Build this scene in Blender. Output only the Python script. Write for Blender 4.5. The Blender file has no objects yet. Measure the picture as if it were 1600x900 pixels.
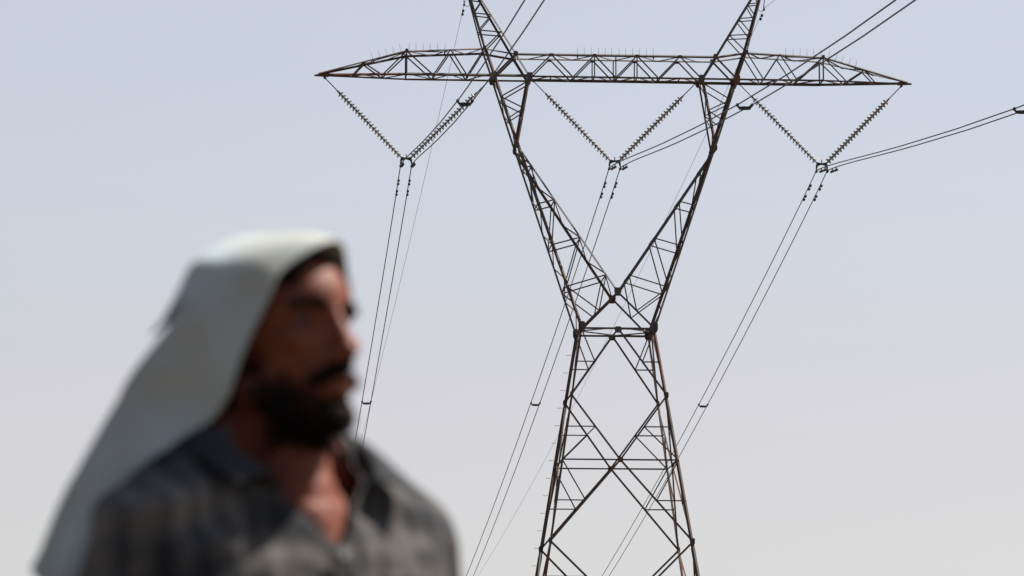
import bpy, bmesh, math, random
from mathutils import Vector, Matrix, noise
random.seed(7)
S = bpy.context.scene
COL = S.collection
R = math.radians
V = Vector

# ------------------------------------------------------------------ camera
CAM = V((-14.9437, -153.0, 1.0))
YAW, PITCH, ROLL, FPX = 0.0705, 0.1369, 0.0013, 6048.4
fw = V((math.sin(YAW)*math.cos(PITCH), math.cos(YAW)*math.cos(PITCH), math.sin(PITCH)))
rt0 = V((math.cos(YAW), -math.sin(YAW), 0)); up0 = rt0.cross(fw)
rt = rt0*math.cos(ROLL)+up0*math.sin(ROLL); up = up0*math.cos(ROLL)-rt0*math.sin(ROLL)
cd = bpy.data.cameras.new('camera'); cam = bpy.data.objects.new('camera', cd); COL.objects.link(cam)
M = Matrix((rt, up, -fw)).transposed().to_4x4(); M.translation = CAM
cam.matrix_world = M
cd.sensor_width = 36.0; cd.lens = FPX/1600*36; cd.clip_start = 0.1; cd.clip_end = 20000
cd.dof.use_dof = True; cd.dof.focus_distance = 155.0; cd.dof.aperture_fstop = 7.0
S.camera = cam

# ------------------------------------------------------------------ sky, sun, exposure
SUN_EL, SUN_AZ = R(55), YAW + R(61)          # azimuth clockwise from +Y
W = bpy.data.worlds.new('World'); S.world = W; W.use_nodes = True
nt = W.node_tree; nt.nodes.clear()
out = nt.nodes.new('ShaderNodeOutputWorld'); bg = nt.nodes.new('ShaderNodeBackground')
sky = nt.nodes.new('ShaderNodeTexSky'); sky.sky_type = 'NISHITA'; sky.sun_disc = False
sky.sun_elevation = SUN_EL; sky.sun_rotation = SUN_AZ
sky.altitude = 200; sky.air_density = 1.0; sky.dust_density = 2.0; sky.ozone_density = 1.5
tc = nt.nodes.new('ShaderNodeTexCoord'); sep = nt.nodes.new('ShaderNodeSeparateXYZ')
ramp = nt.nodes.new('ShaderNodeValToRGB')
ramp.color_ramp.interpolation = 'EASE'
e = ramp.color_ramp.elements
e[0].position = 0.20; e[0].color = (0.95, 0.95, 0.95, 1)
e[1].position = 0.45; e[1].color = (0.0, 0.0, 0.0, 1)
hz = nt.nodes.new('ShaderNodeValToRGB'); h = hz.color_ramp.elements      # colour of the dusty air by elevation
h[0].position = 0.066; h[0].color = (0.640, 0.638, 0.638, 1)
h[1].position = 0.212; h[1].color = (0.552, 0.588, 0.680, 1)
for q, c in ((0.115, (0.612, 0.606, 0.648)), (0.165, (0.574, 0.612, 0.688))): x = h.new(q); x.color = (*c, 1)
hs = nt.nodes.new('ShaderNodeVectorMath'); hs.operation = 'SCALE'; hs.inputs['Scale'].default_value = 10.4
mix = nt.nodes.new('ShaderNodeMix'); mix.data_type = 'RGBA'
nt.links.new(tc.outputs['Generated'], sep.inputs[0])
nt.links.new(sep.outputs['Z'], ramp.inputs[0]); nt.links.new(sep.outputs['Z'], hz.inputs[0])
dt = nt.nodes.new('ShaderNodeVectorMath'); dt.operation = 'DOT_PRODUCT'; dt.inputs[1].default_value = (math.sin(SUN_AZ), math.cos(SUN_AZ), 0)
gl = nt.nodes.new('ShaderNodeMath'); gl.operation = 'MULTIPLY_ADD'; gl.inputs[1].default_value = 10.4*.26; gl.inputs[2].default_value = 10.4*.865   # haze glows a little more towards the sun
nt.links.new(tc.outputs['Generated'], dt.inputs[0]); nt.links.new(dt.outputs['Value'], gl.inputs[0]); nt.links.new(gl.outputs[0], hs.inputs['Scale'])
nt.links.new(hz.outputs[0], hs.inputs[0])
nt.links.new(ramp.outputs[0], mix.inputs['Factor'])
nt.links.new(sky.outputs[0], mix.inputs['A']); nt.links.new(hs.outputs[0], mix.inputs['B'])
nt.links.new(mix.outputs['Result'], bg.inputs[0]); bg.inputs[1].default_value = 0.05
nt.links.new(bg.outputs[0], out.inputs[0])
sd = bpy.data.lights.new('sun', 'SUN'); sd.energy = 5.0; sd.angle = R(0.53); sd.color = (1, 0.96, 0.91)
sun = bpy.data.objects.new('sun', sd); COL.objects.link(sun)
sdir = V((math.cos(SUN_EL)*math.sin(SUN_AZ), math.cos(SUN_EL)*math.cos(SUN_AZ), math.sin(SUN_EL)))
sun.rotation_euler = sdir.to_track_quat('Z', 'Y').to_euler(); sun.location = (60, -60, 80)
S.view_settings.view_transform = 'Standard'; S.view_settings.look = 'None'
S.view_settings.exposure = 1.1; S.view_settings.gamma = 1.0

# ------------------------------------------------------------------ helpers
def tag(o, label=None, cat=None, group=None, kind=None):
    if label: o['label'] = label
    if cat: o['category'] = cat
    if group: o['group'] = group
    if kind: o['kind'] = kind
    return o
def mesh_obj(name, verts, faces, mat, parent=None, smooth=False):
    m = bpy.data.meshes.new(name); m.from_pydata([tuple(v) for v in verts], [], faces); m.update()
    for mm in (mat if isinstance(mat, (list, tuple)) else [mat]): m.materials.append(mm)
    if smooth: m.shade_smooth()
    o = bpy.data.objects.new(name, m); COL.objects.link(o)
    if parent is not None: o.parent = parent
    return o
def empty(name, loc=(0, 0, 0)):
    o = bpy.data.objects.new(name, None); o.empty_display_size = 0.2; o.location = loc; COL.objects.link(o); return o
class MB:
    def __init__(s): s.v = []; s.f = []; s.mi = []
    def add(s, vs, fs, mi=0):
        b = len(s.v); s.v += [V(x) for x in vs]; s.f += [tuple(i+b for i in f) for f in fs]; s.mi += [mi]*len(fs)
    def box(s, c, sz, mi=0, rot=None):
        c = V(c); hx, hy, hz_ = sz[0]/2, sz[1]/2, sz[2]/2
        vs = [V((x, y, z)) for x in (-hx, hx) for y in (-hy, hy) for z in (-hz_, hz_)]
        if rot: vs = [rot @ v for v in vs]
        s.add([c+v for v in vs], [(0,1,3,2),(4,6,7,5),(0,4,5,1),(2,3,7,6),(0,2,6,4),(1,5,7,3)], mi)
    def tube(s, pts, rad, n=8, mi=0):
        pts = [V(p) for p in pts]; rings = []
        if not isinstance(rad, (list, tuple)): rad = [rad]*len(pts)
        for i, p in enumerate(pts):
            a = (pts[min(i+1, len(pts)-1)]-pts[max(i-1, 0)]).normalized()
            r = V((0, 0, 1)) if abs(a.z) < .95 else V((1, 0, 0))
            u = a.cross(r).normalized(); w = a.cross(u)
            rings.append([p+(u*math.cos(t)+w*math.sin(t))*rad[i] for t in [2*math.pi*k/n for k in range(n)]])
        vs = [v for r in rings for v in r]; fs = []
        for i in range(len(pts)-1):
            for k in range(n): fs.append((i*n+k, i*n+(k+1) % n, (i+1)*n+(k+1) % n, (i+1)*n+k))
        fs.append(tuple(range(n))[::-1]); fs.append(tuple((len(pts)-1)*n+k for k in range(n)))
        s.add(vs, fs, mi)
    def lathe(s, prof, n=16, mi=0):      # prof: list of (r, z), around Z
        vs = [V((r*math.cos(2*math.pi*k/n), r*math.sin(2*math.pi*k/n), z)) for r, z in prof for k in range(n)]
        fs = [(i*n+k, i*n+(k+1) % n, (i+1)*n+(k+1) % n, (i+1)*n+k) for i in range(len(prof)-1) for k in range(n)]
        s.add(vs, fs, mi)
    def prism(s, poly, origin, ex, ey, t, mi=0):   # polygon in (ex, ey) plane, thickness t along ex x ey
        n = V(ex).cross(V(ey)).normalized(); k = len(poly); o = V(origin)
        vs = [o+V(ex)*a+V(ey)*b-n*t/2 for a, b in poly]+[o+V(ex)*a+V(ey)*b+n*t/2 for a, b in poly]
        fs = [tuple(range(k))[::-1], tuple(range(k, 2*k))]+[(i, (i+1) % k, k+(i+1) % k, k+i) for i in range(k)]
        s.add(vs, fs, mi)
    def build(s, name, mat, parent=None, smooth=False):
        o = mesh_obj(name, s.v, s.f, mat, parent, smooth)
        if any(s.mi): o.data.polygons.foreach_set('material_index', s.mi)
        return o

def nodes_mat(name, rough=0.8, spec=0.3, metal=0.0):
    m = bpy.data.materials.new(name); m.use_nodes = True
    b = m.node_tree.nodes['Principled BSDF']
    b.inputs['Roughness'].default_value = rough; b.inputs['Metallic'].default_value = metal
    b.inputs['Specular IOR Level'].default_value = spec
    return m, m.node_tree, b
def noise_mat(name, c1, c2, scale=5.0, detail=5, rough=0.8, spec=0.3, metal=0.0, lo=0.35, hi=0.65, bump=0.0, bscale=40, c3=None, rand=0.0, bdist=0.01):
    m, t, b = nodes_mat(name, rough, spec, metal)
    L = t.links.new
    co = t.nodes.new('ShaderNodeTexCoord'); n = t.nodes.new('ShaderNodeTexNoise')
    n.inputs['Scale'].default_value = scale; n.inputs['Detail'].default_value = detail
    r = t.nodes.new('ShaderNodeValToRGB'); el = r.color_ramp.elements
    el[0].position = lo; el[0].color = (*c1, 1); el[1].position = hi; el[1].color = (*c2, 1)
    if c3: x = el.new((lo+hi)/2); x.color = (*c3, 1)
    L(co.outputs['Object'], n.inputs['Vector'])
    if rand:
        oi = t.nodes.new('ShaderNodeObjectInfo'); ma = t.nodes.new('ShaderNodeMath'); ma.operation = 'MULTIPLY_ADD'
        ma.inputs[1].default_value = rand; L(oi.outputs['Random'], ma.inputs[0])
        sb = t.nodes.new('ShaderNodeMath'); sb.operation = 'SUBTRACT'; sb.inputs[1].default_value = rand/2
        L(n.outputs['Fac'], ma.inputs[2]); L(ma.outputs[0], sb.inputs[0]); L(sb.outputs[0], r.inputs[0])
    else: L(n.outputs['Fac'], r.inputs[0])
    L(r.outputs[0], b.inputs['Base Color'])
    if bump:
        n2 = t.nodes.new('ShaderNodeTexNoise'); n2.inputs['Scale'].default_value = bscale; n2.inputs['Detail'].default_value = 6
        bp = t.nodes.new('ShaderNodeBump'); bp.inputs['Strength'].default_value = bump; bp.inputs['Distance'].default_value = bdist
        L(co.outputs['Object'], n2.inputs['Vector']); L(n2.outputs['Fac'], bp.inputs['Height']); L(bp.outputs[0], b.inputs['Normal'])
    return m

STEEL = noise_mat('rusted_galvanised_steel', (0.088, 0.076, 0.065), (0.145, 0.066, 0.036), 1.3, 6, 0.75, 0.25, 0.0, 0.40, 0.72, bump=0.2, bscale=25, c3=(0.098, 0.068, 0.049), rand=0.25)
DARKM = noise_mat('dark_line_fittings', (0.035, 0.034, 0.033), (0.06, 0.055, 0.05), 8, 4, 0.6, 0.3)
ALU = noise_mat('weathered_conductor', (0.055, 0.055, 0.055), (0.085, 0.083, 0.08), 3, 4, 0.6, 0.3)
WIRE = noise_mat('thin_earth_wire', (0.10, 0.10, 0.10), (0.15, 0.15, 0.15), 3, 4, 0.6, 0.3)
GALV = noise_mat('pale_galvanised_pin', (0.22, 0.22, 0.22), (0.32, 0.31, 0.30), 6, 4, 0.6, 0.3)
SHELL = noise_mat('glazed_insulator_shell', (0.27, 0.22, 0.155), (0.40, 0.345, 0.255), 4, 4, 0.35, 0.5, 0.0)
SAND = noise_mat('darkened_ground', (0.055, 0.042, 0.030), (0.095, 0.075, 0.055), 0.35, 9, 0.95, 0.1, 0.0, 0.3, 0.7, bump=0.6, bscale=6, bdist=0.05)  # unseen ground, coloured dark to cut the light bouncing onto the man

# ------------------------------------------------------------------ ground
NG = 90
gv = []; gf = []
def gco(i): t = (i/NG)*2-1; return math.copysign(abs(t)**3, t)*4000
for i in range(NG+1):
    for j in range(NG+1):
        x, y = gco(i), gco(j)-80
        d = min(math.hypot(x-CAM.x, y-CAM.y), math.hypot(x, y))
        z = 0.0 if d < 25 else min(1, (d-25)/60)*0.5*noise.noise(V((x*.01, y*.01, 0)))
        gv.append((x, y, z-0.004))
for i in range(NG):
    for j in range(NG):
        a = i*(NG+1)+j; gf.append((a, a+NG+1, a+NG+2, a+1))
tag(mesh_obj('ground', gv, gf, SAND, None, True), 'bare unseen ground under the pylon and the man, darkened to weaken bounce light', 'ground', kind='structure')

# ------------------------------------------------------------------ lattice tower
T = empty('lattice_tower')
tag(T, 'tall rusty steel lattice pylon with a Y shaped head and wide cross arm', 'pylon')
XT, ZT, ZB, DB = 11.95, 30.665, 30.652, 0.541
XOB, XIB, XOT, ZOT, XIT, ZIT = 4.918, 3.474, 5.303, 31.77, 4.038, 31.564
XP, ZP, XK, ZK, XW, ZW, DW, ZV = 8.4224, 31.615, 3.9866, 27.802, 1.472, 20.389, 1.2415, 21.871
XAP, ZAP = 6.26, 35.236
lx = lambda z: 1.472+.1555*(ZW-z)
ly = lambda z: 1.2415+.1487*(ZW-z)
ad = lambda z: DB+(DW-DB)*(ZB-z)/(ZB-ZW)         # half depth between waist and beam
_cnt = [0]
def angle(name, A, B, s, n, t=None, mat=STEEL, trim=0.0):
    """one rolled steel angle between two nodes; n = the side its flange faces"""
    A, B = V(A), V(B); a = (B-A).normalized(); s *= .80; t = t or max(.008, s*.12)
    A = A+a*trim; B = B-a*trim
    n = V(n); n1 = n-a*n.dot(a)
    if n1.length < 1e-3: n1 = V((1, 0, 0))-a*a.x
    n1.normalize(); n2 = a.cross(n1)
    _cnt[0] += 1; off = n1*(.004*(_cnt[0] % 9)-.016)
    sw = random.uniform(-.002, .002)
    prof = [(-s/2, 0), (s/2, 0), (s/2, -s), (s/2-t, -s), (s/2-t, -t), (-s/2, -t)]
    vs = [A+n2*p+n1*(q+sw)+off for p, q in prof]+[B+n2*p+n1*(q+sw)+off for p, q in prof]
    fs = [(0,1,7,6),(1,2,8,7),(2,3,9,8),(3,4,10,9),(4,5,11,10),(5,0,6,11),(5,4,1,0),(4,3,2,1),(6,7,10,11),(7,8,9,10)]
    o = mesh_obj(name, vs, fs, mat, T)
    return o
def plate(c, w, h_, n=(0, -1, 0), poly=None, t=.016):
    n = V(n).normalized(); ex = V((0, 0, 1)).cross(n)
    if ex.length < .1: ex = V((1, 0, 0))
    ex.normalize(); ey = n.cross(ex)
    w *= .8; h_ *= .85
    poly = poly or [(-.5, -.22), (-.3, -.5), (.3, -.5), (.5, -.22), (.5, .3), (.36, .5), (-.36, .5), (-.5, .3)]
    b = MB(); b.prism([(x*w, y*h_) for x, y in poly], V(c)+n*.028, ex, ey, t); b.build('gusset_plate', STEEL, T)

LV = [ZW, 17.69, 15.09, 11.845, 9.05, 5.4, 0.0]
# legs, spliced where the braces meet
for sx in (-1, 1):
    for sy in (-1, 1):
        for za, zb in ((ZW, 17.5), (17.5, 11.6), (11.6, 5.3), (5.3, 0.0)):
            s = {ZW: .118, 17.5: .132, 11.6: .15, 5.3: .165}[za]
            angle('leg', (sx*lx(za), sy*ly(za), za), (sx*lx(zb), sy*ly(zb), zb), s, (sx*.7, sy*.7, 0))
def face_pt(face, u, z):
    """point on a body face: u in -1..1 across it"""
    k, sgn = face
    return V((u*lx(z), sgn*ly(z), z)) if k == 'y' else V((sgn*lx(z), u*ly(z), z))
def face_n(face): return V((0, face[1], 0)) if face[0] == 'y' else V((face[1], 0, 0))
for face in (('y', -1), ('y', 1), ('x', -1), ('x', 1)):
    n = face_n(face); P = lambda u, z: face_pt(face, u, z)
    ms = .085 if face[0] == 'y' else .075
    rs = .058
    for u in (-1, 1):
        # waist K: from the middle of the waist strut down to the leg nodes
        A, B = P(0, ZW), P(u, LV[1]); angle('brace', A, B, ms, n)
        m = A.lerp(B, .5)
        angle('strut', m, P(u, m.z), rs, n); angle('strut', P(u, ZW), m, rs, n)
        # second panel down to the crossing
        A, B = P(u, LV[1]), P(0, LV[2]); angle('brace', A, B, ms, n)
        m = A.lerp(B, .49); angle('strut', m, P(u, m.z), rs, n); angle('strut', m, P(u, LV[2]), rs, n)
        # third panel from the crossing to the next leg nodes
        A, B = P(0, LV[2]), P(u, LV[3]); angle('brace', A, B, ms+.005, n)
        m = A.lerp(B, .5); angle('strut', m, P(u, m.z), rs, n); angle('strut', P(u, LV[2]), m, rs, n)
        A, B = P(u, LV[3]), P(0, LV[4]); angle('brace', A, B, ms+.01, n)
        m = A.lerp(B, .5); angle('strut', m, P(u, m.z), rs, n); angle('strut', m, P(u, LV[4]), rs, n)
        A, B = P(0, LV[4]), P(u, LV[5]); angle('brace', A, B, ms+.01, n)
        A, B = P(u, LV[5]), P(0, 3.0); angle('brace', A, B, ms, n); angle('brace', P(0, 3.0), P(u, .2), ms, n)
        angle('strut', P(0, LV[2]), P(u, LV[2]), .075, n); angle('strut', P(0, LV[4]), P(u, LV[4]), .075, n)
        angle('waist_strut', P(0, ZW), P(u, ZW), .10, n)
        plate(P(u*.985, ZW)+V((0, 0, .06)), .34, .50, n)
        plate(P(u, LV[1]), .16, .3, n); plate(P(u, LV[3]), .17, .32, n)
    plate(P(0, ZW)-V((0, 0, .05)), .34, .30, n); plate(P(0, LV[2]), .26, .26, n)
# plan bracing at the waist and at the crossing level
for z in (ZW,):
    mid = [V((lx(z), 0, z)), V((0, ly(z), z)), V((-lx(z), 0, z)), V((0, -ly(z), z))]
    for i in range(4): angle('plan_brace', mid[i], mid[(i+1) % 4], .06, (0, 0, -1))
# arms of the Y
ARM_O = [.227, .454, .678, .88]; ARM_I = [.116, .371, .627, .856]
def Wp(sx, sy): return V((sx*XW, sy*DW, ZW))
def Kp(sx, sy): return V((sx*XK, sy*ad(ZK), ZK))
def Vp(sy): return V((0, sy*ad(ZV), ZV))
for sx in (-1, 1):
    for sy in (-1, 1):
        n = (0, sy, 0); w, k, v = Wp(sx, sy), Kp(sx, sy), Vp(sy)
        angle('arm_chord', w, k, .118, (sx*.7, sy*.7, 0)); angle('arm_chord', v, k, .105, (-sx*.6, sy*.8, .3))
        angle('arm_tie', v, w, .085, n)
        O = [w.lerp(k, t) for t in ARM_O]; I = [v.lerp(k, t) for t in ARM_I]; md = w.lerp(v, .49)
        for i in range(4): angle('arm_rung', O[i], I[i], .062, n)
        for i in range(3): angle('arm_diagonal', I[i+1], O[i], .058, n)
        angle('arm_diagonal', I[0], md, .058, n); angle('arm_diagonal', O[0], md, .058, n)
        plate(k, .2, .3, n)
        # upper arm between the K joint and the beam
        ob, ib = V((sx*XOB, sy*DB, ZB)), V((sx*XIB, sy*DB, ZB))
        angle('arm_chord', k, ob, .122, (sx*.7, sy*.7, 0)); angle('arm_chord', k, ib, .11, (-sx*.7, sy*.7, 0))
        a1, a2 = ob.lerp(k, .30), ob.lerp(k, .61); b1, b2 = ib.lerp(k, .06), ib.lerp(k, .46)
        angle('arm_diagonal', a1, b1, .062, n); angle('arm_diagonal', a1, b2, .058, n); angle('arm_diagonal', a2, b2, .058, n)
        plate(ob, .30, .42, n); plate(ib, .30, .38, n)
    # lacing between the front and back chords of the arm
    for ch in ('o', 'i'):
        A = (lambda sy: Wp(sx, sy)) if ch == 'o' else (lambda sy: Vp(sy))
        N = 11 if ch == 'o' else 8
        for i in range(N):
            s0 = -1 if i % 2 else 1
            p = A(s0).lerp(Kp(sx, s0), i/N); q = A(-s0).lerp(Kp(sx, -s0), (i+1)/N)
            angle('lacing', p, q, .05, (sx if ch == 'o' else -sx, 0, .3))
        for t in (ARM_O if ch == 'o' else ARM_I):
            angle('lacing', A(-1).lerp(Kp(sx, -1), t), A(1).lerp(Kp(sx, 1), t), .05, (0, 0, -1))
    for top in (XOB, XIB):
        for i in range(4):
            s0 = -1 if i % 2 else 1
            p = Kp(sx, s0).lerp(V((sx*top, s0*DB, ZB)), i/4); q = Kp(sx, -s0).lerp(V((sx*top, -s0*DB, ZB)), (i+1)/4)
            angle('lacing', p, q, .045, (sx if top == XOB else -sx, 0, 0))
for sy in (-1, 1): plate(Vp(sy)+V((0, 0, .0)), .36, .40, (0, sy, 0), [(-.5, .5), (.5, .5), (.5, 0), (.3, -.5), (-.3, -.5), (-.5, 0)])
# cross arm
bn = [10.59, 9.39, XP, 7.35, 5.99, XOB]
for sx in (-1, 1):
    tip = V((sx*XT, 0, ZT))
    def dy(x): return DB if x <= XP else DB*(XT-x)/(XT-XP)
    def zt(x):
        if x >= XP: return ZP+(ZT-ZP)*(x-XP)/(XT-XP)
        if x >= XOT: return ZOT+(ZP-ZOT)*(x-XOT)/(XP-XOT)
        return ZIT+(ZOT-ZIT)*(x-XIT)/(XOT-XIT)
    for sy in (-1, 1):
        n = (0, sy, 0)
        Bt = lambda x: V((sx*x, sy*dy(x), ZB)); Tp = lambda x: V((sx*x, sy*dy(x), zt(x)))
        tp = tip+V((0, sy*.03, 0))
        angle('bottom_chord', Bt(XP), tp, .095, (0, sy*.7, -.7)); angle('bottom_chord', Bt(XIB), Bt(XP), .11, (0, sy*.7, -.7))
        angle('top_chord', Tp(XP), tp+V((0, 0, .06)), .085, (0, sy*.7, .7)); angle('top_chord', Tp(XOT), Tp(XP), .085, (0, sy*.7, .7)); angle('top_chord', Tp(XIT), Tp(XOT), .085, (0, sy*.7, .7))
        for a, b in ((Bt(10.59), Tp(10.13)), (Tp(10.13), Bt(9.39)), (Bt(9.39), Tp(XP)), (Tp(XP), Bt(7.35)), (Bt(7.35), Tp(6.66)), (Tp(6.66), Bt(5.99)), (Bt(5.99), Tp(XOT))):
            angle('web_brace', a, b, .062, n)
        angle('web_post', Bt(XP), Tp(XP), .075, n)
        angle('web_brace', Bt(XOB), Tp(XIT), .095, n)
        angle('arm_chord', Bt(XOB), Tp(XOT), .12, (sx*.7, sy*.7, 0)); angle('arm_chord', Bt(XIB), Tp(XIT), .105, (-sx*.7, sy*.7, 0))
        plate(Tp(XIT), .22, .26, n); plate(Tp(XOT), .18, .22, n); plate(Tp(XP), .16, .2, n)
        # peak
        ap = V((sx*XAP, sy*.05, ZAP)); ot, it = Tp(XOT), Tp(XIT)
        angle('peak_chord', ot, ap, .095, (sx*.7, sy*.7, 0)); angle('peak_chord', it, ap, .09, (-sx*.7, sy*.7, 0))
        po = lambda z: ot.lerp(ap, (z-ot.z)/(ap.z-ot.z)); pi_ = lambda z: it.lerp(ap, (z-it.z)/(ap.z-it.z))
        zs = [32.50, 33.23, 33.85, 34.35]
        angle('peak_brace', ot, pi_(zs[0]), .06, n)
        for i, z in enumerate(zs):
            angle('peak_brace', po(z+.03), pi_(z-.03), .055, n)
            if i < 3: angle('peak_brace', po(z+.05), pi_(zs[i+1]-.05), .055, n)
    # ties between the front and back trusses
    nodes = [10.59, 10.13, 9.39, XP, 7.35, 6.66, 5.99, XOT]
    for i in range(len(nodes)-1):
        a, b = nodes[i], nodes[i+1]; s0 = -1 if i % 2 else 1
        angle('plan_brace', (sx*a, s0*dy(a), ZB), (sx*b, -s0*dy(b), ZB), .052, (0, 0, -1))
        angle('plan_brace', (sx*a, s0*dy(a), zt(a)), (sx*b, -s0*dy(b), zt(b)), .048, (0, 0, 1))
    for x in (9.39, XP, 7.35, 5.99, XOB, XIB):
        angle('plan_brace', (sx*x, -dy(x), ZB), (sx*x, dy(x), ZB), .055, (0, 0, -1))
    b = MB(); b.prism([(.16, -.03), (.16, .02), (-.3, .09), (-.42, .06), (-.42, -.06)], tip, (sx, 0, 0), (0, 0, 1), .09); b.build('tip_plate', STEEL, T)
for sy in (-1, 1):
    n = (0, sy, 0)
    angle('bottom_chord', (-XIB, sy*DB, ZB), (XIB, sy*DB, ZB), .11, (0, sy*.7, -.7))
    angle('top_chord', (-XIT, sy*DB, ZIT), (XIT, sy*DB, ZIT), .09, (0, sy*.7, .7))
    W_ = [(-XIB, 0), (-2.6, 1), (-1.73, 0), (-.86, 1), (0, 0), (.86, 1), (1.73, 0), (2.6, 1), (XIB, 0)]
    W_ = [V((x, sy*DB, ZIT if t else ZB)) for x, t in W_]
    for i in range(8): angle('web_brace', W_[i], W_[i+1], .062, n)
    for x in (-.86, 0, .86):
        angle('web_post', (x, sy*DB, ZB), (x, sy*DB, ZIT), .06, n)
    for x in (-2.6, -.86, .86, 2.6): plate((x, sy*DB, ZIT-.03), .22, .16, n)
xs = [-XIB, -2.6, -1.73, -.86, 0, .86, 1.73, 2.6, XIB]
for i in range(8):
    s0 = -1 if i % 2 else 1
    angle('plan_brace', (xs[i], s0*DB, ZB), (xs[i+1], -s0*DB, ZB), .052, (0, 0, -1))
    angle('plan_brace', (xs[i], s0*DB, ZIT), (xs[i+1], -s0*DB, ZIT), .05, (0, 0, 1))
for x in xs: angle('plan_brace', (x, -DB, ZB), (x, DB, ZB), .05, (0, 0, -1))
# step bolts up the far left leg
z = 19.6
while z > 2.5:
    b = MB(); p = V((-lx(z)-.06, ly(z)+.02, z)); b.tube([p, p+V((-.17, .02, 0))], .011, 6); b.tube([p+V((-.17, .02, 0)), p+V((-.185, .02, 0))], .02, 6)
    b.build('step_bolt', GALV, T); z -= .70
# bird spikes on rails along the top chord
def spikes(pts, lift, count, lean):
    a, c = V(pts[0]), V(pts[1]); ax = (c-a).normalized(); nn = V((0, 0, 1))-ax*ax.z; nn.normalize()
    rb = MB(); rb.tube([a-ax*.12, c+ax*.12], .022, 6)
    for k in (0, 1): q = a.lerp(c, k); rb.box(q-nn*.03, (.05, .05, .12))
    r_ = rb.build('spike_rail', STEEL, T)
    for i in range(count):
        q = a.lerp(c, i/(count-1)); jit = V((random.uniform(-.02, .02), random.uniform(-.02, .02), 0))
        sb = MB(); sb.tube([q, q+nn*.36+jit], [.010, .006], 5); sb.build('bird_spike', GALV, r_)
y0 = -DB-.02
for sx in (-1, 1):
    zt2 = lambda x: (ZP+(ZT-ZP)*(x-XP)/(XT-XP) if x >= XP else ZOT+(ZP-ZOT)*(x-XOT)/(XP-XOT))
    spikes(((sx*9.75, -DB*(XT-9.75)/(XT-XP), zt2(9.75)-.03), (sx*8.62, -DB*(XT-8.62)/(XT-XP), zt2(8.62)-.03)), 0, 5, 0)
    spikes(((sx*8.33, y0, zt2(8.33)-.04), (sx*6.9, y0, zt2(6.9)-.1)), 0, 6, 0)
spikes(((-1.55, y0, ZIT-.06), (1.52, y0, ZIT-.06)), 0, 12, 0)

# ------------------------------------------------------------------ insulators, yokes, wires
PH = [-8.402, 0.0, 8.402]; PN = ['left', 'middle', 'right']; H = .222
ZC = 27.06                                           # conductor height at the clamps
YZ = 27.32                                           # yoke pivot height
def make_string():
    root = empty('insulator_string')
    b = MB(); b.tube([(0, 0, 0), (0, 0, -.86)], .020, 6); b.box((0, 0, -.05), (.05, .09, .12)); b.box((0, 0, -.84), (.06, .06, .1)); b.build('link_rod', DARKM, root)
    d = MB()
    d.lathe([(.0, .085), (.042, .08), (.048, .055), (.048, .02), (.035, .0)], 12, 1)
    d.lathe([(.046, .022), (.09, .012), (.128, -.012), (.134, -.03), (.126, -.036), (.11, -.018), (.095, -.03), (.08, -.014), (.062, -.028), (.03, -.012), (.02, -.03), (.018, -.085)], 16, 0)
    first = None
    for i in range(22):
        if first is None: first = d.build('disc', [SHELL, DARKM], root, True); o = first
        else: o = first.copy(); COL.objects.link(o); o.parent = root
        o.location = (0, 0, -.98-.1655*i); o.rotation_euler = (random.uniform(-.03, .03), random.uniform(-.03, .03), i)
    b = MB(); b.tube([(0, 0, -4.53), (0, 0, -4.66)], .03, 6); b.build('end_fitting', DARKM, root)
    return root
def copy_tree(o, parent=None):
    c = o.copy(); COL.objects.link(c)
    if parent is not None: c.parent = parent
    for ch in list(o.children): copy_tree(ch, c)
    return c
proto = make_string(); first = True
for p, x in enumerate(PH):
    for s in (-1, 1):
        if x == 0: ax = s*3.33
        elif s*x > 0: ax = s*11.72
        else: ax = x-math.copysign(3.38, x)
        top = V((ax, 0, ZB-.045)); bot = V((x+s*.155, 0, YZ))
        o = proto if first else copy_tree(proto); first = False
        o.location = top
        o.rotation_euler = (top-bot).to_track_quat('Z', 'Y').to_euler()
        L_ = (top-bot).length; o.scale = (1, 1, L_/4.66)
        where = 'outer' if (x and s*x > 0) else 'inner'
        if x == 0: lab = '%s leg of the middle V of insulator discs, under the centre of the beam' % ('left' if s < 0 else 'right')
        else: lab = '%s leg of the %s V of insulator discs, %s' % (where, PN[p], 'hung from the cross arm tip' if where == 'outer' else 'hung beside the pylon arm')
        tag(o, lab, 'insulator', 'insulator strings hung in V pairs under the beam')
def conductor_pt(x0, s):
    if s < 0: q = -s; return V((x0+.0015*q, s, ZC+.18*(1-math.exp(-q/4))-.141*q+.0004*q*q))
    return V((x0-.0074*s, s, ZC-.06*(1-math.exp(-s/3))-.1531*s+.0003*s*s))
SS = [-340+i*10 for i in range(32)]+[-20+i*2 for i in range(10)]+[-.8, 0, .8]+[2+i*2 for i in range(10)]+[25+i*10 for i in range(46)]
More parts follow.
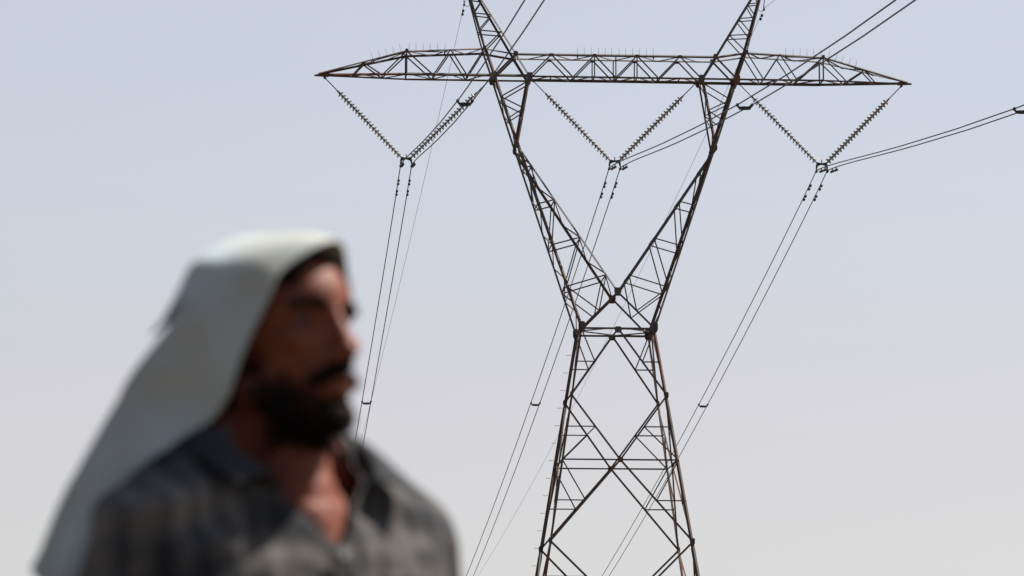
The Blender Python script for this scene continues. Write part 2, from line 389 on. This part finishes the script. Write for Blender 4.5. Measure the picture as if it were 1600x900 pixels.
for p, x in enumerate(PH):
    yk = empty('yoke_assembly', (x, 0, YZ))
    tag(yk, '%s dark arched yoke plate joining a V of insulators to two wires' % PN[p], 'yoke', 'yokes at the feet of the insulator pairs')
    b = MB()
    arc = [(-.25, -.2), (-.235, -.02), (-.17, .07), (-.06, .045), (0, .05), (.06, .045), (.17, .07), (.235, -.02), (.25, -.2), (.19, -.2), (.165, -.09), (.08, -.05), (0, -.03), (-.08, -.05), (-.165, -.09), (-.19, -.2)]
    b.prism(arc, (0, 0, 0), (1, 0, 0), (0, 0, 1), .05); b.build('yoke_plate', DARKM, yk)
    b = MB(); b.tube([(0, 0, .03), (0, 0, .18)], .02, 6); b.build('arcing_pin', DARKM, yk)
    for s in (-1, 1):
        b = MB(); zz = ZC-YZ
        b.tube([(s*H, -.16, zz-.01), (s*H, -.05, zz-.045), (s*H, .05, zz-.045), (s*H, .16, zz-.01)], [.03, .055, .055, .03], 8)
        b.box((s*H, 0, zz+.06), (.03, .07, .14)); b.build('suspension_clamp', DARKM, yk)
    for s in (-1, 1):
        b = MB(); b.tube([conductor_pt(x+s*H, t) for t in SS], .0205, 6)
        tag(b.build('conductor', ALU, None, True), '%s wire of the %s twin bundle, running past the pylon through the %s yoke' % ('left' if s < 0 else 'right', PN[p], PN[p]), 'power line', 'conductors in twin bundles')
# spacers and dampers
def make_spacer():
    root = empty('spacer')
    b = MB(); b.box((0, 0, -.10), (.34, .09, .085)); b.box((0, 0, -.10), (.20, .10, .10)); b.build('spacer_bar', DARKM, root)
    for s in (-1, 1):
        b = MB(); b.tube([(s*.15, 0, -.10), (s*.19, 0, -.05), (s*H, 0, 0)], [.04, .035, .05], 8); b.tube([(s*H, -.07, 0), (s*H, .07, 0)], .045, 8); b.build('spacer_clamp', DARKM, root)
    return root
sp = make_spacer(); first = True
for p, x in enumerate(PH):
    for s in (-39.5, 38.0):
        o = sp if first else copy_tree(sp); first = False
        o.location = conductor_pt(x, s)
        tag(o, 'dark spacer holding apart the %s twin wires, %s' % (PN[p], 'above the yokes on the overhead side' if s < 0 else 'on the descending span low in the picture'), 'spacer', 'spacers between twin wires')
def make_damper():
    root = empty('vibration_damper')
    b = MB(); b.box((0, 0, -.045), (.04, .07, .11)); b.build('damper_clamp', DARKM, root)
    b = MB(); b.tube([(0, -.24, -.12), (0, 0, -.09), (0, .24, -.12)], .012, 6); b.build('messenger', DARKM, root)
    for s in (-1, 1):
        b = MB(); b.tube([(0, s*.14, -.12), (0, s*.17, -.125), (0, s*.27, -.125), (0, s*.30, -.12)], [.03, .052, .052, .035], 8); b.build('damper_weight', DARKM, root)
    return root
dm = make_damper(); first = True
for p, x in enumerate(PH):
    for s in (-1, 1):
        for t in (1.75, 3.1, -1.3, -2.3):
            o = dm if first else copy_tree(dm); first = False
            q = conductor_pt(x+s*H, t); o.location = q; d = conductor_pt(x+s*H, t+.1)-q
            o.rotation_euler = (math.atan2(d.z, d.y), 0, 0)
            tag(o, '%s damper from yoke, %s wire of %s bundle, %s' % ('first' if abs(t) < 2 and t != -2.3 else 'second', 'left' if s < 0 else 'right', PN[p], 'descending span' if t > 0 else 'overhead span'), 'damper', 'vibration dampers beside the yokes')
EX, EZ = 6.0935, 33.678
for s in (-1, 1):
    side = 'left' if s < 0 else 'right'
    pt = lambda t: V((s*EX-.0139*t, t, EZ-.1188*t+.0002*t*t)) if t >= 0 else V((s*EX, t, EZ-.10*-t+.00028*t*t))
    b = MB(); b.tube([pt(t) for t in SS], .0085, 5)
    tag(b.build('earth_wire', WIRE, None, True), 'very thin pale earth wire running down from the %s peak' % side, 'earth wire', 'earth wires from the peaks')
    k = empty('earth_wire_clamp', (s*EX, 0, EZ))
    tag(k, 'small clamp and link holding the thin wire below the %s peak' % side, 'clamp', 'clamps below the peaks')
    b = MB(); b.tube([(s*(XAP-EX), 0, ZAP-EZ-.05), (0, 0, .12)], .018, 6); b.build('hanger_link', DARKM, k)
    b = MB(); b.tube([(0, -.12, -.01), (0, 0, -.04), (0, .12, -.01)], [.025, .05, .025], 8); b.box((0, 0, .05), (.04, .06, .16)); b.build('clamp_body', DARKM, k)
    b = MB(); b.tube([(0, 0, .0), (-s*.12, 0, -.12), (-s*.28, 0, .02)], .012, 6); b.build('bonding_lead', DARKM, k)
    o = copy_tree(dm); o.location = pt(.7); o.rotation_euler = (-.118, 0, 0)
    tag(o, 'small damper on the thin earth wire beside the %s peak' % side, 'damper', 'dampers on the earth wires')

# ------------------------------------------------------------------ the man
def skin_mat(name, c1, c2, sss=0.0):
    return noise_mat(name, c1, c2, 9, 6, 0.6, 0.18, 0, .3, .7, bump=.12, bscale=160, bdist=.002)
SKIN = skin_mat('weathered_skin', (0.105, 0.025, 0.0115), (0.20, 0.060, 0.031))
HAIR = noise_mat('black_hair', (0.006, 0.0046, 0.004), (0.016, 0.0115, 0.009), 30, 4, 0.9, 0.05)
EYE = noise_mat('eye_white', (0.09, 0.07, 0.06), (0.13, 0.10, 0.085), 20, 2, 0.4, 0.2)
IRIS = noise_mat('dark_iris', (0.02, 0.01, 0.006), (0.04, 0.02, 0.01), 60, 2, 0.2, 0.5)
SHIRT = noise_mat('faded_charcoal_shirt', (0.034, 0.034, 0.035), (0.150, 0.135, 0.118), 10, 5, 0.9, 0.1, 0, .40, .68, bump=.25, bscale=220, bdist=.001)
def add_stripes(m):                               # faint woven stripes running down the shirt
    t = m.node_tree; b = t.nodes['Principled BSDF']; L = t.links.new; src = b.inputs['Base Color'].links[0].from_socket
    co = t.nodes.new('ShaderNodeTexCoord'); mp = t.nodes.new('ShaderNodeMapping'); mp.inputs['Rotation'].default_value = (0, 0, -R(33))
    w = t.nodes.new('ShaderNodeTexWave'); w.inputs['Scale'].default_value = 9.5; w.inputs['Distortion'].default_value = .6; w.inputs['Detail'].default_value = 1
    r = t.nodes.new('ShaderNodeValToRGB'); r.color_ramp.elements[0].position = .25; r.color_ramp.elements[0].color = (.62, .63, .66, 1); r.color_ramp.elements[1].position = .5; r.color_ramp.elements[1].color = (1, 1, 1, 1)
    mx = t.nodes.new('ShaderNodeMix'); mx.data_type = 'RGBA'; mx.blend_type = 'MULTIPLY'; mx.inputs['Factor'].default_value = 1
    L(co.outputs['Object'], mp.inputs[0]); L(mp.outputs[0], w.inputs['Vector']); L(w.outputs['Fac'], r.inputs[0])
    L(src, mx.inputs['A']); L(r.outputs[0], mx.inputs['B']); L(mx.outputs['Result'], b.inputs['Base Color'])
add_stripes(SHIRT)
COLLAR = noise_mat('dark_shirt_collar', (0.022, 0.023, 0.027), (0.06, 0.058, 0.056), 8, 6, 0.9, 0.1, 0, .3, .7, bump=.25, bscale=220, bdist=.001)
TROU = noise_mat('dark_trousers', (0.03, 0.032, 0.036), (0.055, 0.055, 0.056), 6, 5, 0.9, 0.1)
SHOE = noise_mat('dusty_leather', (0.03, 0.022, 0.016), (0.09, 0.07, 0.05), 8, 5, 0.6, 0.3)
BTN = noise_mat('pale_button', (0.4, 0.39, 0.36), (0.5, 0.48, 0.45), 10, 2, 0.4, 0.5)
def cloth_mat():
    m, t, b = nodes_mat('white_headscarf_cotton', 0.9, 0.1); L = t.links.new
    co = t.nodes.new('ShaderNodeTexCoord'); n = t.nodes.new('ShaderNodeTexNoise'); n.inputs['Scale'].default_value = 4.5; n.inputs['Detail'].default_value = 4
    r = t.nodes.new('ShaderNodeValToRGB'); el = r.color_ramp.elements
    el[0].position = .35; el[0].color = (0.45, 0.43, 0.35, 1); el[1].position = .58; el[1].color = (0.50, 0.565, 0.565, 1)  # warm noise patches paint in sunlight showing through the thin cloth
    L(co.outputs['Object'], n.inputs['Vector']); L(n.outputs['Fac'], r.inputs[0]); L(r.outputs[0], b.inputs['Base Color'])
    n2 = t.nodes.new('ShaderNodeTexNoise'); n2.inputs['Scale'].default_value = 300
    bp = t.nodes.new('ShaderNodeBump'); bp.inputs['Strength'].default_value = .3; bp.inputs['Distance'].default_value = .001
    L(co.outputs['Object'], n2.inputs['Vector']); L(n2.outputs['Fac'], bp.inputs['Height']); L(bp.outputs[0], b.inputs['Normal'])
    tr = t.nodes.new('ShaderNodeBsdfTranslucent'); ms = t.nodes.new('ShaderNodeMixShader'); ms.inputs[0].default_value = .16
    L(r.outputs[0], tr.inputs[0]); L(b.outputs[0], ms.inputs[1]); L(tr.outputs[0], ms.inputs[2])
    L(ms.outputs[0], t.nodes['Material Output'].inputs[0]); return m
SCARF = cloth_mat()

MD = 4.65
a0 = YAW+math.atan((435-800)/FPX)
MPOS = V((CAM.x+MD*math.sin(a0), CAM.y+MD*math.cos(a0), 0.0))
class Prims:
    def __init__(s): s.bm = bmesh.new()
    def ell(s, c, r, rot=None, sub=3):
        m = Matrix.Translation(V(c)) @ ((rot or Matrix.Identity(3)).to_4x4()) @ Matrix.Diagonal((*r, 1))
        bmesh.ops.create_icosphere(s.bm, subdivisions=sub, radius=1, matrix=m)
    def cap(s, p, q, r0, r1, n=8):
        p, q = V(p), V(q); k = max(2, int((q-p).length/(min(r0, r1)*.5)))
        for i in range(k+1):
            t = i/k; r = r0+(r1-r0)*t
            bmesh.ops.create_icosphere(s.bm, subdivisions=2, radius=r, matrix=Matrix.Translation(p.lerp(q, t)))
    def mesh(s, name, voxel, smooth, it):
        m = bpy.data.meshes.new(name); s.bm.to_mesh(m); s.bm.free()
        o = bpy.data.objects.new(name, m); COL.objects.link(o)
        md = o.modifiers.new('r', 'REMESH'); md.mode = 'VOXEL'; md.voxel_size = voxel
        sm = o.modifiers.new('s', 'SMOOTH'); sm.factor = smooth; sm.iterations = it
        dg = bpy.context.evaluated_depsgraph_get(); dg.update()
        r = bpy.data.meshes.new_from_object(o.evaluated_get(dg)); bpy.data.objects.remove(o); bpy.data.meshes.remove(m)
        return r
def frame(yaw, pitch=0.0, roll=0.0):
    """axes (forward, left, up) as columns; yaw 0 looks at the camera, positive turns to the right of the picture"""
    f = V((math.sin(yaw)*math.cos(pitch), -math.cos(yaw)*math.cos(pitch), math.sin(pitch)))
    l = V((math.cos(yaw), math.sin(yaw), 0)); u = f.cross(l)
    l, u = l*math.cos(roll)+u*math.sin(roll), u*math.cos(roll)-l*math.sin(roll)
    return Matrix((f, l, u)).transposed()
HEADF = frame(R(43), R(4)); BODYF = frame(R(33))
HO = V((.004, -.02, 1.560))
hp = lambda f, l, u: HO+HEADF @ V((f, l, u))
bp_ = lambda l, f, u: BODYF @ V((f, l, 0))+V((0, 0, u))
HINV = HEADF.transposed(); BINV = BODYF.transposed()

P = Prims()
# skull and face
P.ell(hp(0, 0, .045), (.094, .075, .085), HEADF); P.ell(hp(.035, 0, .048), (.060, .061, .058), HEADF)
P.ell(hp(.036, 0, -.012), (.058, .057, .075), HEADF)
for s in (-1, 1):
    P.cap(hp(.006, s*.054, -.052), hp(.072, s*.016, -.086), .024, .019)
    P.cap(hp(.081, s*.008, .040), hp(.069, s*.044, .038), .013, .012)
    P.ell(hp(.060, s*.044, .000), (.020, .018, .018), HEADF)
    P.ell(hp(.100, s*.012, -.024), (.010, .008, .008), HEADF)
    P.ell(hp(-.008, s*.076, .000), (.017, .008, .031), HEADF)
    P.cap(hp(.094, s*.020, -.052), hp(.100, s*.005, -.049), .006, .008)
    P.cap(hp(.092, s*.018, -.060), hp(.097, s*.004, -.063), .006, .009)
P.ell(hp(.080, 0, -.091), (.020, .023, .019), HEADF); P.ell(hp(.070, 0, -.052), (.030, .032, .030), HEADF)
P.cap(hp(.090, 0, .036), hp(.113, 0, -.014), .0085, .0105); P.ell(hp(.114, 0, -.017), (.012, .012, .010), HEADF)
# neck, trunk
P.cap(bp_(0, -.012, 1.40), hp(-.018, 0, -.055), .060, .056); P.cap(bp_(0, .015, 1.40), hp(.02, 0, -.07), .045, .045)
for s in (-1, 1):
    P.cap(bp_(s*.13, -.02, 1.388), bp_(s*.03, -.02, 1.47), .046, .045)
    ex_ = .028 if s > 0 else 0
    P.cap(bp_(s*.17+ex_*.6, -.012, 1.355), bp_(s*.225+ex_, -.03, 1.07), .052, .040); P.cap(bp_(s*.225+ex_, -.03, 1.07), bp_(s*.235+ex_, .045, .83), .038, .027)
    # hand
    w = bp_(s*.235+ex_, .048, .825); d = (bp_(s*.232+ex_, .075, .70)-w).normalized(); fo = BODYF.col[0].copy(); ins = BODYF.col[1]*(-s)
    P.cap(w, w+d*.05, .026, .028); P.ell(w+d*.055, (.036, .017, .045), BODYF)
    for k, (off, ln, bend) in enumerate(((.028, .070, .25), (.010, .080, .30), (-.009, .074, .36), (-.026, .058, .42))):
        p = w+d*.088+fo*off; dirn = d.copy()
        for seg, fr in enumerate((.45, .32, .23)):
            dirn = (dirn+ins*bend*(.5+seg*.4)).normalized(); q = p+dirn*ln*fr
            P.cap(p, q, .0092-.0008*seg, .0088-.0009*seg); p = q
    p = w+d*.030+fo*.026; q = p+(d*.6+fo*.75+ins*.2).normalized()*.042; r2 = q+(d*.9+fo*.25+ins*.35).normalized()*.032
    P.cap(p, q, .012, .0105); P.cap(q, r2, .0102, .0085)
    # legs, feet
    P.cap(bp_(s*.09, 0, .90), bp_(s*.10, .012, .48), .085, .056); P.cap(bp_(s*.10, .008, .48), bp_(s*.105, -.02, .09), .054, .038)
    P.cap(bp_(s*.105, -.04, .05), bp_(s*.125, .13, .04), .035, .028)
P.ell(bp_(0, 0, .95), (.11, .158, .12), BODYF); P.ell(bp_(0, .01, 1.08), (.10, .143, .14), BODYF); P.ell(bp_(0, .005, 1.25), (.115, .160, .165), BODYF); P.cap(bp_(-.05, .030, 1.31), bp_(.05, .030, 1.31), .070, .070)
P.cap(bp_(0, .025, 1.41), bp_(0, .045, 1.34), .052, .060)
me = P.mesh('person', .0042, .5, 5)
EYES = [(.074, -.031, .026), (.074, .031, .026)]
for v in me.vertices:
    q = HINV @ (v.co-HO)
    if q.x > .03 and abs(q.z) < .13 and abs(q.y) < .09:
        d = V((0, 0, 0))
        for ex, ey, ez in EYES:
            d.x -= .014*math.exp(-((q.y-ey)/.017)**2-((q.z-ez)/.011)**2)
        d.x -= .006*math.exp(-((q.z+.0565)/.0035)**2-(q.y/.022)**2)
        d.x -= .004*math.exp(-((q.z+.072)/.006)**2-(q.y/.02)**2)
        v.co += HEADF @ d
me.materials.clear(); me.materials.append(SKIN); me.shade_smooth()
person = bpy.data.objects.new('person', me); COL.objects.link(person)
person.location = MPOS; person.rotation_euler = (0, 0, -a0)
tag(person, 'bearded man in a white headscarf and dark open necked shirt, out of focus in front', 'person')
def child(name, m, mats, parent=None):
    m.materials.clear()
    for x in (mats if isinstance(mats, list) else [mats]): m.materials.append(x)
    m.shade_smooth(); m.name = name
    o = bpy.data.objects.new(name, m); COL.objects.link(o); o.parent = parent or person; return o
# eyes
for ex, ey, ez in EYES:
    b = bmesh.new(); bmesh.ops.create_uvsphere(b, u_segments=20, v_segments=12, radius=.0105, matrix=Matrix.Translation(hp(ex-.0095, ey, ez)))
    m = bpy.data.meshes.new('eye'); b.to_mesh(m); b.free(); eo = child('eye', m, EYE)
    b = bmesh.new(); bmesh.ops.create_uvsphere(b, u_segments=16, v_segments=8, radius=1, matrix=Matrix.Translation(hp(ex-.0003, ey-.001, ez+.001)) @ HEADF.to_4x4() @ Matrix.Diagonal((.0022, .0056, .0056, 1)))
    m = bpy.data.meshes.new('iris'); b.to_mesh(m); b.free(); child('iris', m, IRIS, eo)
# facial hair: a close layer lifted off the skin plus many short strands
def hair_from(name, mask, thick, nstr, length, down):
    src = me; vid = {}; vs = []; fs = []; pts = []
    val = [0.0]*len(src.vertices); rnd = random.Random(3)
    for v in src.vertices:
        q = HINV @ (v.co-HO)
        if abs(q.z) < .16 and abs(q.y) < .1: val[v.index] = mask(q)
    for p in src.polygons:
        if all(val[i] > .02 for i in p.vertices) and sum(val[i] for i in p.vertices)/len(p.vertices) > rnd.random()*.75:
            idx = []
            for i in p.vertices:
                if i not in vid:
                    v = src.vertices[i]; vid[i] = len(vs)
                    vs.append(v.co+v.normal*(.0004+thick*min(1, val[i])*(.75+.5*noise.noise(v.co*70))))
                    pts.append((vs[-1], v.normal.copy(), val[i]))
                idx.append(vid[i])
            fs.append(tuple(idx))
    for k in range(nstr):
        c, n, a = pts[rnd.randrange(len(pts))]
        d = (n*.7+V((rnd.uniform(-.5, .5), rnd.uniform(-.5, .5), -down))).normalized()*length*rnd.uniform(.5, 1.1)*(.4+.6*min(1, a))
        sdv = n.cross(d).normalized()*.0006; b0 = len(vs); c = c-n*.001
        vs += [c-sdv, c+sdv, c+d]; fs.append((b0, b0+1, b0+2))
    m = bpy.data.meshes.new(name); m.from_pydata([tuple(v) for v in vs], [], fs); m.update()
    return child(name, m, HAIR)
def ss(a, b, x): t = max(0, min(1, (x-a)/(b-a))); return t*t*(3-2*t)
def beard(q):
    if q.z < -.134 or q.x < -.006: return 0
    edge = -.076+.050*ss(.040, -.002, q.x)+.012*ss(.07, .045, q.x)+.012*noise.noise(q*55)+.012*ss(.03, .05, abs(q.y))          # upper edge climbs towards the ears
    v = ss(edge+.024, edge-.032, q.z)*ss(-.006, .05, q.x)*ss(-.134, -.108, q.z)
    lip = math.exp(-((q.z+.057)/.009)**4-(q.y/.026)**4) if q.x > .07 else 0
    return v*(1-lip)
def moust(q):
    if q.x < .07: return 0
    c = -.0375-.014*ss(.010, .034, abs(q.y))
    return ss(.0125, .005, abs(q.z-c))*ss(.036, .026, abs(q.y))
def brow(q):
    if q.x < .05: return 0
    c = .041+.003*math.sin((abs(q.y)-.012)/.04*3.14)
    return ss(.0075, .003, abs(q.z-c))*ss(.008, .014, abs(q.y))*ss(.056, .046, abs(q.y))
hair_from('beard', beard, .0055, 8000, .010, .7); hair_from('moustache', moust, .007, 1500, .009, .8); hair_from('eyebrow_hair', brow, .003, 700, .006, .1)
def scalp(q): return ss(.06, .075, q.z+.25*max(0, -q.x)+.0*q.y) if q.x < .075 else 0
hair_from('hair', scalp, .006, 1200, .01, .3)
# shirt
P = Prims()
P.ell(bp_(0, 0, .93), (.135, .182, .16), BODYF); P.ell(bp_(0, .012, 1.08), (.128, .172, .16), BODYF); P.ell(bp_(0, .005, 1.25), (.138, .180, .172), BODYF)
for s in (-1, 1):
    P.cap(bp_(s*.175+(.014 if s > 0 else 0), -.015, 1.352), bp_(s*.040, -.02, 1.447), .060, .052)
    P.cap(bp_(s*.160, .020, 1.335), bp_(s*.040, .045, 1.385), .066, .046)
    P.cap(bp_(s*.120, .030, 1.27), bp_(s*.02, .050, 1.26), .098, .100)
    ex_ = .028 if s > 0 else 0
    P.cap(bp_(s*.185+ex_*.6, -.012, 1.335), bp_(s*.232+ex_, -.03, 1.07), .063, .062); P.cap(bp_(s*.228+ex_, -.03, 1.07), bp_(s*.237+ex_, .046, .845), .060, .045)
sm_ = P.mesh('shirt', .0075, .5, 4)
b = bmesh.new(); b.from_mesh(sm_)
VB = 1.318
for v in b.verts:
    q = BINV @ v.co; f, l, u = q.x, q.y, q.z
    # folds: drag lines from the shoulders to the chest and creases over the sleeves
    w = noise.noise(V((l*5, f*5, u*4)))
    k1 = math.sin(70*(u+.75*abs(l)+.05*w)+5*w)*.5+.5
    k2 = noise.noise(V((l*16+6*u, f*12, u*11-4*abs(l))))
    k3 = noise.noise(V((l*38, f*30, u*26)))
    amp = ss(1.46, 1.36, u)
    v.co += v.normal*amp*(.012*(k1-.5)*ss(-.2, .35, w)+.0055*k2+.004*k3)
kill = []
for v in b.verts:
    q = BINV @ v.co; f, l, u = q.x, q.y, q.z
    wid = .084*max(0, (u-VB))/.11
    if (f > .02 and u > VB and abs(l) < min(.078, wid)) or (u > 1.435 and abs(l) < .072) or u < .845 or (abs(l) > .19 and u < .87): kill.append(v)
bmesh.ops.delete(b, geom=kill, context='VERTS')
lo = [v for v in b.verts if not v.link_faces]; bmesh.ops.delete(b, geom=lo, context='VERTS')
for _ in range(10):                                # even out the cut edges
    mv = {}
    for v in b.verts:
        nb = [e_.other_vert(v) for e_ in v.link_edges if e_.is_boundary]
        if len(nb) == 2: mv[v] = v.co*.4+(nb[0].co+nb[1].co)*.3
    for v, c in mv.items(): v.co = c
b.to_mesh(sm_); b.free()
shirt = child('shirt', sm_, SHIRT); so = shirt.modifiers.new('thick', 'SOLIDIFY'); so.thickness = .0022; so.offset = -1
def cr(p, t):                                      # Catmull-Rom through a list of vectors
    n = len(p)-1; x = min(max(t, 0), 1)*n; i = min(int(x), n-1); u = x-i
    a, b_, c, d = p[max(i-1, 0)], p[i], p[i+1], p[min(i+2, n)]
    return ((b_*2)+(c-a)*u+(a*2-b_*5+c*4-d)*u*u+(b_*3-a-c*3+d)*u*u*u)*.5
def sheet(name, rows, nu, nv, mat, parent, thick, disp=None):
    """smooth cloth sheet through a grid of control points"""
    rc = [[cr(r, i/nu) for i in range(nu+1)] for r in rows]
    g = [[cr([rc[k][i] for k in range(len(rows))], j/nv) for i in range(nu+1)] for j in range(nv+1)]
    vs = [p for r in g for p in r]
    if disp:
        nrm = []
        for j in range(nv+1):
            for i in range(nu+1):
                a = g[j][min(i+1, nu)]-g[j][max(i-1, 0)]; c = g[min(j+1, nv)][i]-g[max(j-1, 0)][i]
                n = a.cross(c); nrm.append(n.normalized() if n.length > 1e-9 else V((0, 0, 0)))
        vs = [p+n*disp(k % (nu+1)/nu, k//(nu+1)/nv, p) for k, (p, n) in enumerate(zip(vs, nrm))]
    fs = [(j*(nu+1)+i, j*(nu+1)+i+1, (j+1)*(nu+1)+i+1, (j+1)*(nu+1)+i) for j in range(nv) for i in range(nu)]
    m = bpy.data.meshes.new(name); m.from_pydata([tuple(p) for p in vs], [], fs); m.update()
    o = child(name, m, mat, parent); so = o.modifiers.new('thick', 'SOLIDIFY'); so.thickness = thick; so.offset = 0
    return o
# open collar: stand, fold and leaf with a pointed tip, one leaf each side and a band round the nape
for s in (-1, 1):
    inner = [bp_(0, -.080, 1.462), bp_(s*.056, -.064, 1.460), bp_(s*.084, -.012, 1.445), bp_(s*.084, .050, 1.412), bp_(s*.060, .100, 1.378)]
    foldr = [bp_(0, -.092, 1.492), bp_(s*.066, -.072, 1.490), bp_(s*.098, -.012, 1.474), bp_(s*.100, .052, 1.438), bp_(s*.076, .104, 1.400)]
    outer = [bp_(0, -.112, 1.462), bp_(s*.084, -.092, 1.458), bp_(s*.126, -.010, 1.438), bp_(s*.136, .060, 1.416), bp_(s*.130, .112, 1.386)]
    sheet('collar', [inner, [a.lerp(c, .6)+V((0, 0, .003)) for a, c in zip(inner, foldr)], foldr, [a.lerp(c, .4)+V((0, 0, .006)) for a, c in zip(foldr, outer)], outer], 28, 14, COLLAR, shirt, .003)
def front_f(l, u):                                 # how far forward the shirt front lies
    return .142
# placket and buttons down the front
def surf(l, u):
    best = -1; p = None
    for v in sm_.vertices:
        q = BINV @ v.co
        if abs(q.y-l) < .008 and abs(q.z-u) < .008 and q.x > best: best = q.x; p = v
    return best
us = [VB-.002-i*.045 for i in range(11)]
fr = [surf(.0, u) for u in us]
rows = [[bp_(lx_, f+.004-.0*abs(lx_), u) for lx_ in (-.017, 0, .017)] for f, u in zip(fr, us)]
sheet('placket', rows, 6, 40, SHIRT, shirt, .002)
for k in (0, 2, 4, 6, 8, 10):
    c = bp_(0, fr[k]+.009, us[k]-.006); b = MB()
    n = BODYF.col[0]
    b.tube([c-n*.002, c+n*.0015], .0065, 14); b.build('button', BTN, shirt, False)
# chest pocket on his left side
pr = []
for u in (1.29, 1.265, 1.24, 1.215, 1.19, 1.17):
    pr.append([bp_(l, surf(l, u)+.004, u) for l in (.055, .080, .105, .130)])
sheet('chest_pocket', pr, 12, 14, SHIRT, shirt, .0025)
# trousers and shoes
P = Prims(); P.ell(bp_(0, 0, .93), (.122, .168, .13), BODYF)
for s in (-1, 1):
    P.cap(bp_(s*.09, 0, .90), bp_(s*.105, .012, .48), .098, .080); P.cap(bp_(s*.105, .01, .48), bp_(s*.11, -.02, .10), .078, .068)
child('trousers', P.mesh('trousers', .01, .5, 4), TROU)
for s in (-1, 1):
    P = Prims(); P.cap(bp_(s*.105, -.05, .055), bp_(s*.130, .15, .045), .046, .042); P.ell(bp_(s*.105, -.03, .07), (.06, .045, .06), BODYF)
    m = P.mesh('shoe', .007, .5, 3)
    for v in m.vertices: v.co.z = max(v.co.z, .002)
    child('shoe', m, SHOE)
# headscarf: rows run from the edge over the brow back to the trailing hem, each from his right side over the crown to his left
CY, CS = math.cos(R(50)), math.sin(R(50))
def hq(r, f, z, far=False):                        # r = out to the side of the head, f = forward
    if far: r = -r
    return V((f*CS-r*CY, -f*CY-r*CS-.02, z))
crest = [(.088, 1.686), (.045, 1.698), (-.02, 1.700), (-.074, 1.694), (-.102, 1.650), (-.148, 1.578), (-.175, 1.49), (-.215, 1.41), (-.262, 1.335)]
colsN = [
 [(.060, .056, 1.648), (.070, .015, 1.662), (.075, -.035, 1.664), (.069, -.066, 1.666), (.063, -.103, 1.612), (.07, -.155, 1.542), (.075, -.19, 1.455), (.08, -.228, 1.385), (.085, -.272, 1.325)],
 [(.079, .047, 1.610), (.086, .000, 1.612), (.092, -.048, 1.612), (.088, -.084, 1.612), (.084, -.120, 1.570), (.092, -.166, 1.51), (.093, -.205, 1.43), (.098, -.24, 1.365), (.103, -.275, 1.318)],
 [(.082, .016, 1.556), (.092, -.020, 1.556), (.101, -.06, 1.556), (.102, -.105, 1.550), (.102, -.140, 1.521), (.106, -.180, 1.46), (.111, -.215, 1.40), (.116, -.248, 1.345), (.121, -.272, 1.310)],
 [(.082, -.026, 1.480), (.100, -.060, 1.485), (.114, -.095, 1.490), (.120, -.13, 1.485), (.124, -.165, 1.460), (.128, -.198, 1.41), (.132, -.225, 1.365), (.136, -.245, 1.318), (.140, -.252, 1.290)],
 [(.122, -.082, 1.425), (.128, -.105, 1.428), (.135, -.128, 1.428), (.139, -.152, 1.420), (.142, -.178, 1.40), (.145, -.203, 1.365), (.147, -.22, 1.335), (.149, -.228, 1.29), (.150, -.228, 1.262)],
 [(.150, -.155, 1.28), (.151, -.165, 1.28), (.152, -.172, 1.28), (.153, -.18, 1.275), (.154, -.188, 1.268), (.155, -.195, 1.26), (.156, -.20, 1.25), (.157, -.204, 1.24), (.157, -.205, 1.225)]]
rows = []
for j in range(9):
    near = [hq(*c[j]) for c in colsN][::-1]; far = [hq(*c[j], far=True) for c in colsN]
    rows.append(near+[hq(0, *crest[j])]+far)
def fold(u, v, p):
    a = ss(.30, .7, v)
    side = 1-abs(u-.5)*2
    w = noise.noise(V((u*4, v*2, 1)))
    return a*(.017*math.sin(u*30+3*w+v*2)*ss(1.0, .55, side)*(.7+.5*w)+.010*noise.noise(V((u*9, v*2.5, 3))))+.003*a*noise.noise(V((u*14, v*8, 7)))
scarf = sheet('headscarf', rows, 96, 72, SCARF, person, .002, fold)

# the doubled layer of the scarf that ends in a loose hem behind the head
over = []
for t, lift in ((0, .0022), (.25, .005), (.5, .007), (.75, .008), (.92, .010), (1, .0125)):
    r_ = []
    for k, je, m in ((1, 3.6, .5), (.5, 4.1, .9), (0, 4.45, 1)):
        j = 1.7+(je-1.7)*t
        p = cr([V(q) for q in colsN[0]], j/8).lerp(cr([V(q) for q in colsN[1]], j/8), k); p.y -= lift*m; p.x += lift*.7*m; r_.append(hq(p.x, p.y, p.z))
    j = 1.7+2.85*t
    p = cr([V((0, *q)) for q in crest], j/8); r_.append(hq(0, p.y-lift*1.1, p.z+lift*.6))
    for k, je in ((0, 4.45), (.5, 4.2), (1, 4.0)):
        j = 1.7+(je-1.7)*t
        p = cr([V(q) for q in colsN[0]], j/8).lerp(cr([V(q) for q in colsN[1]], j/8), k); p.y -= lift; p.x += lift*.7; r_.append(hq(p.x, p.y, p.z, True))
    over.append(r_)
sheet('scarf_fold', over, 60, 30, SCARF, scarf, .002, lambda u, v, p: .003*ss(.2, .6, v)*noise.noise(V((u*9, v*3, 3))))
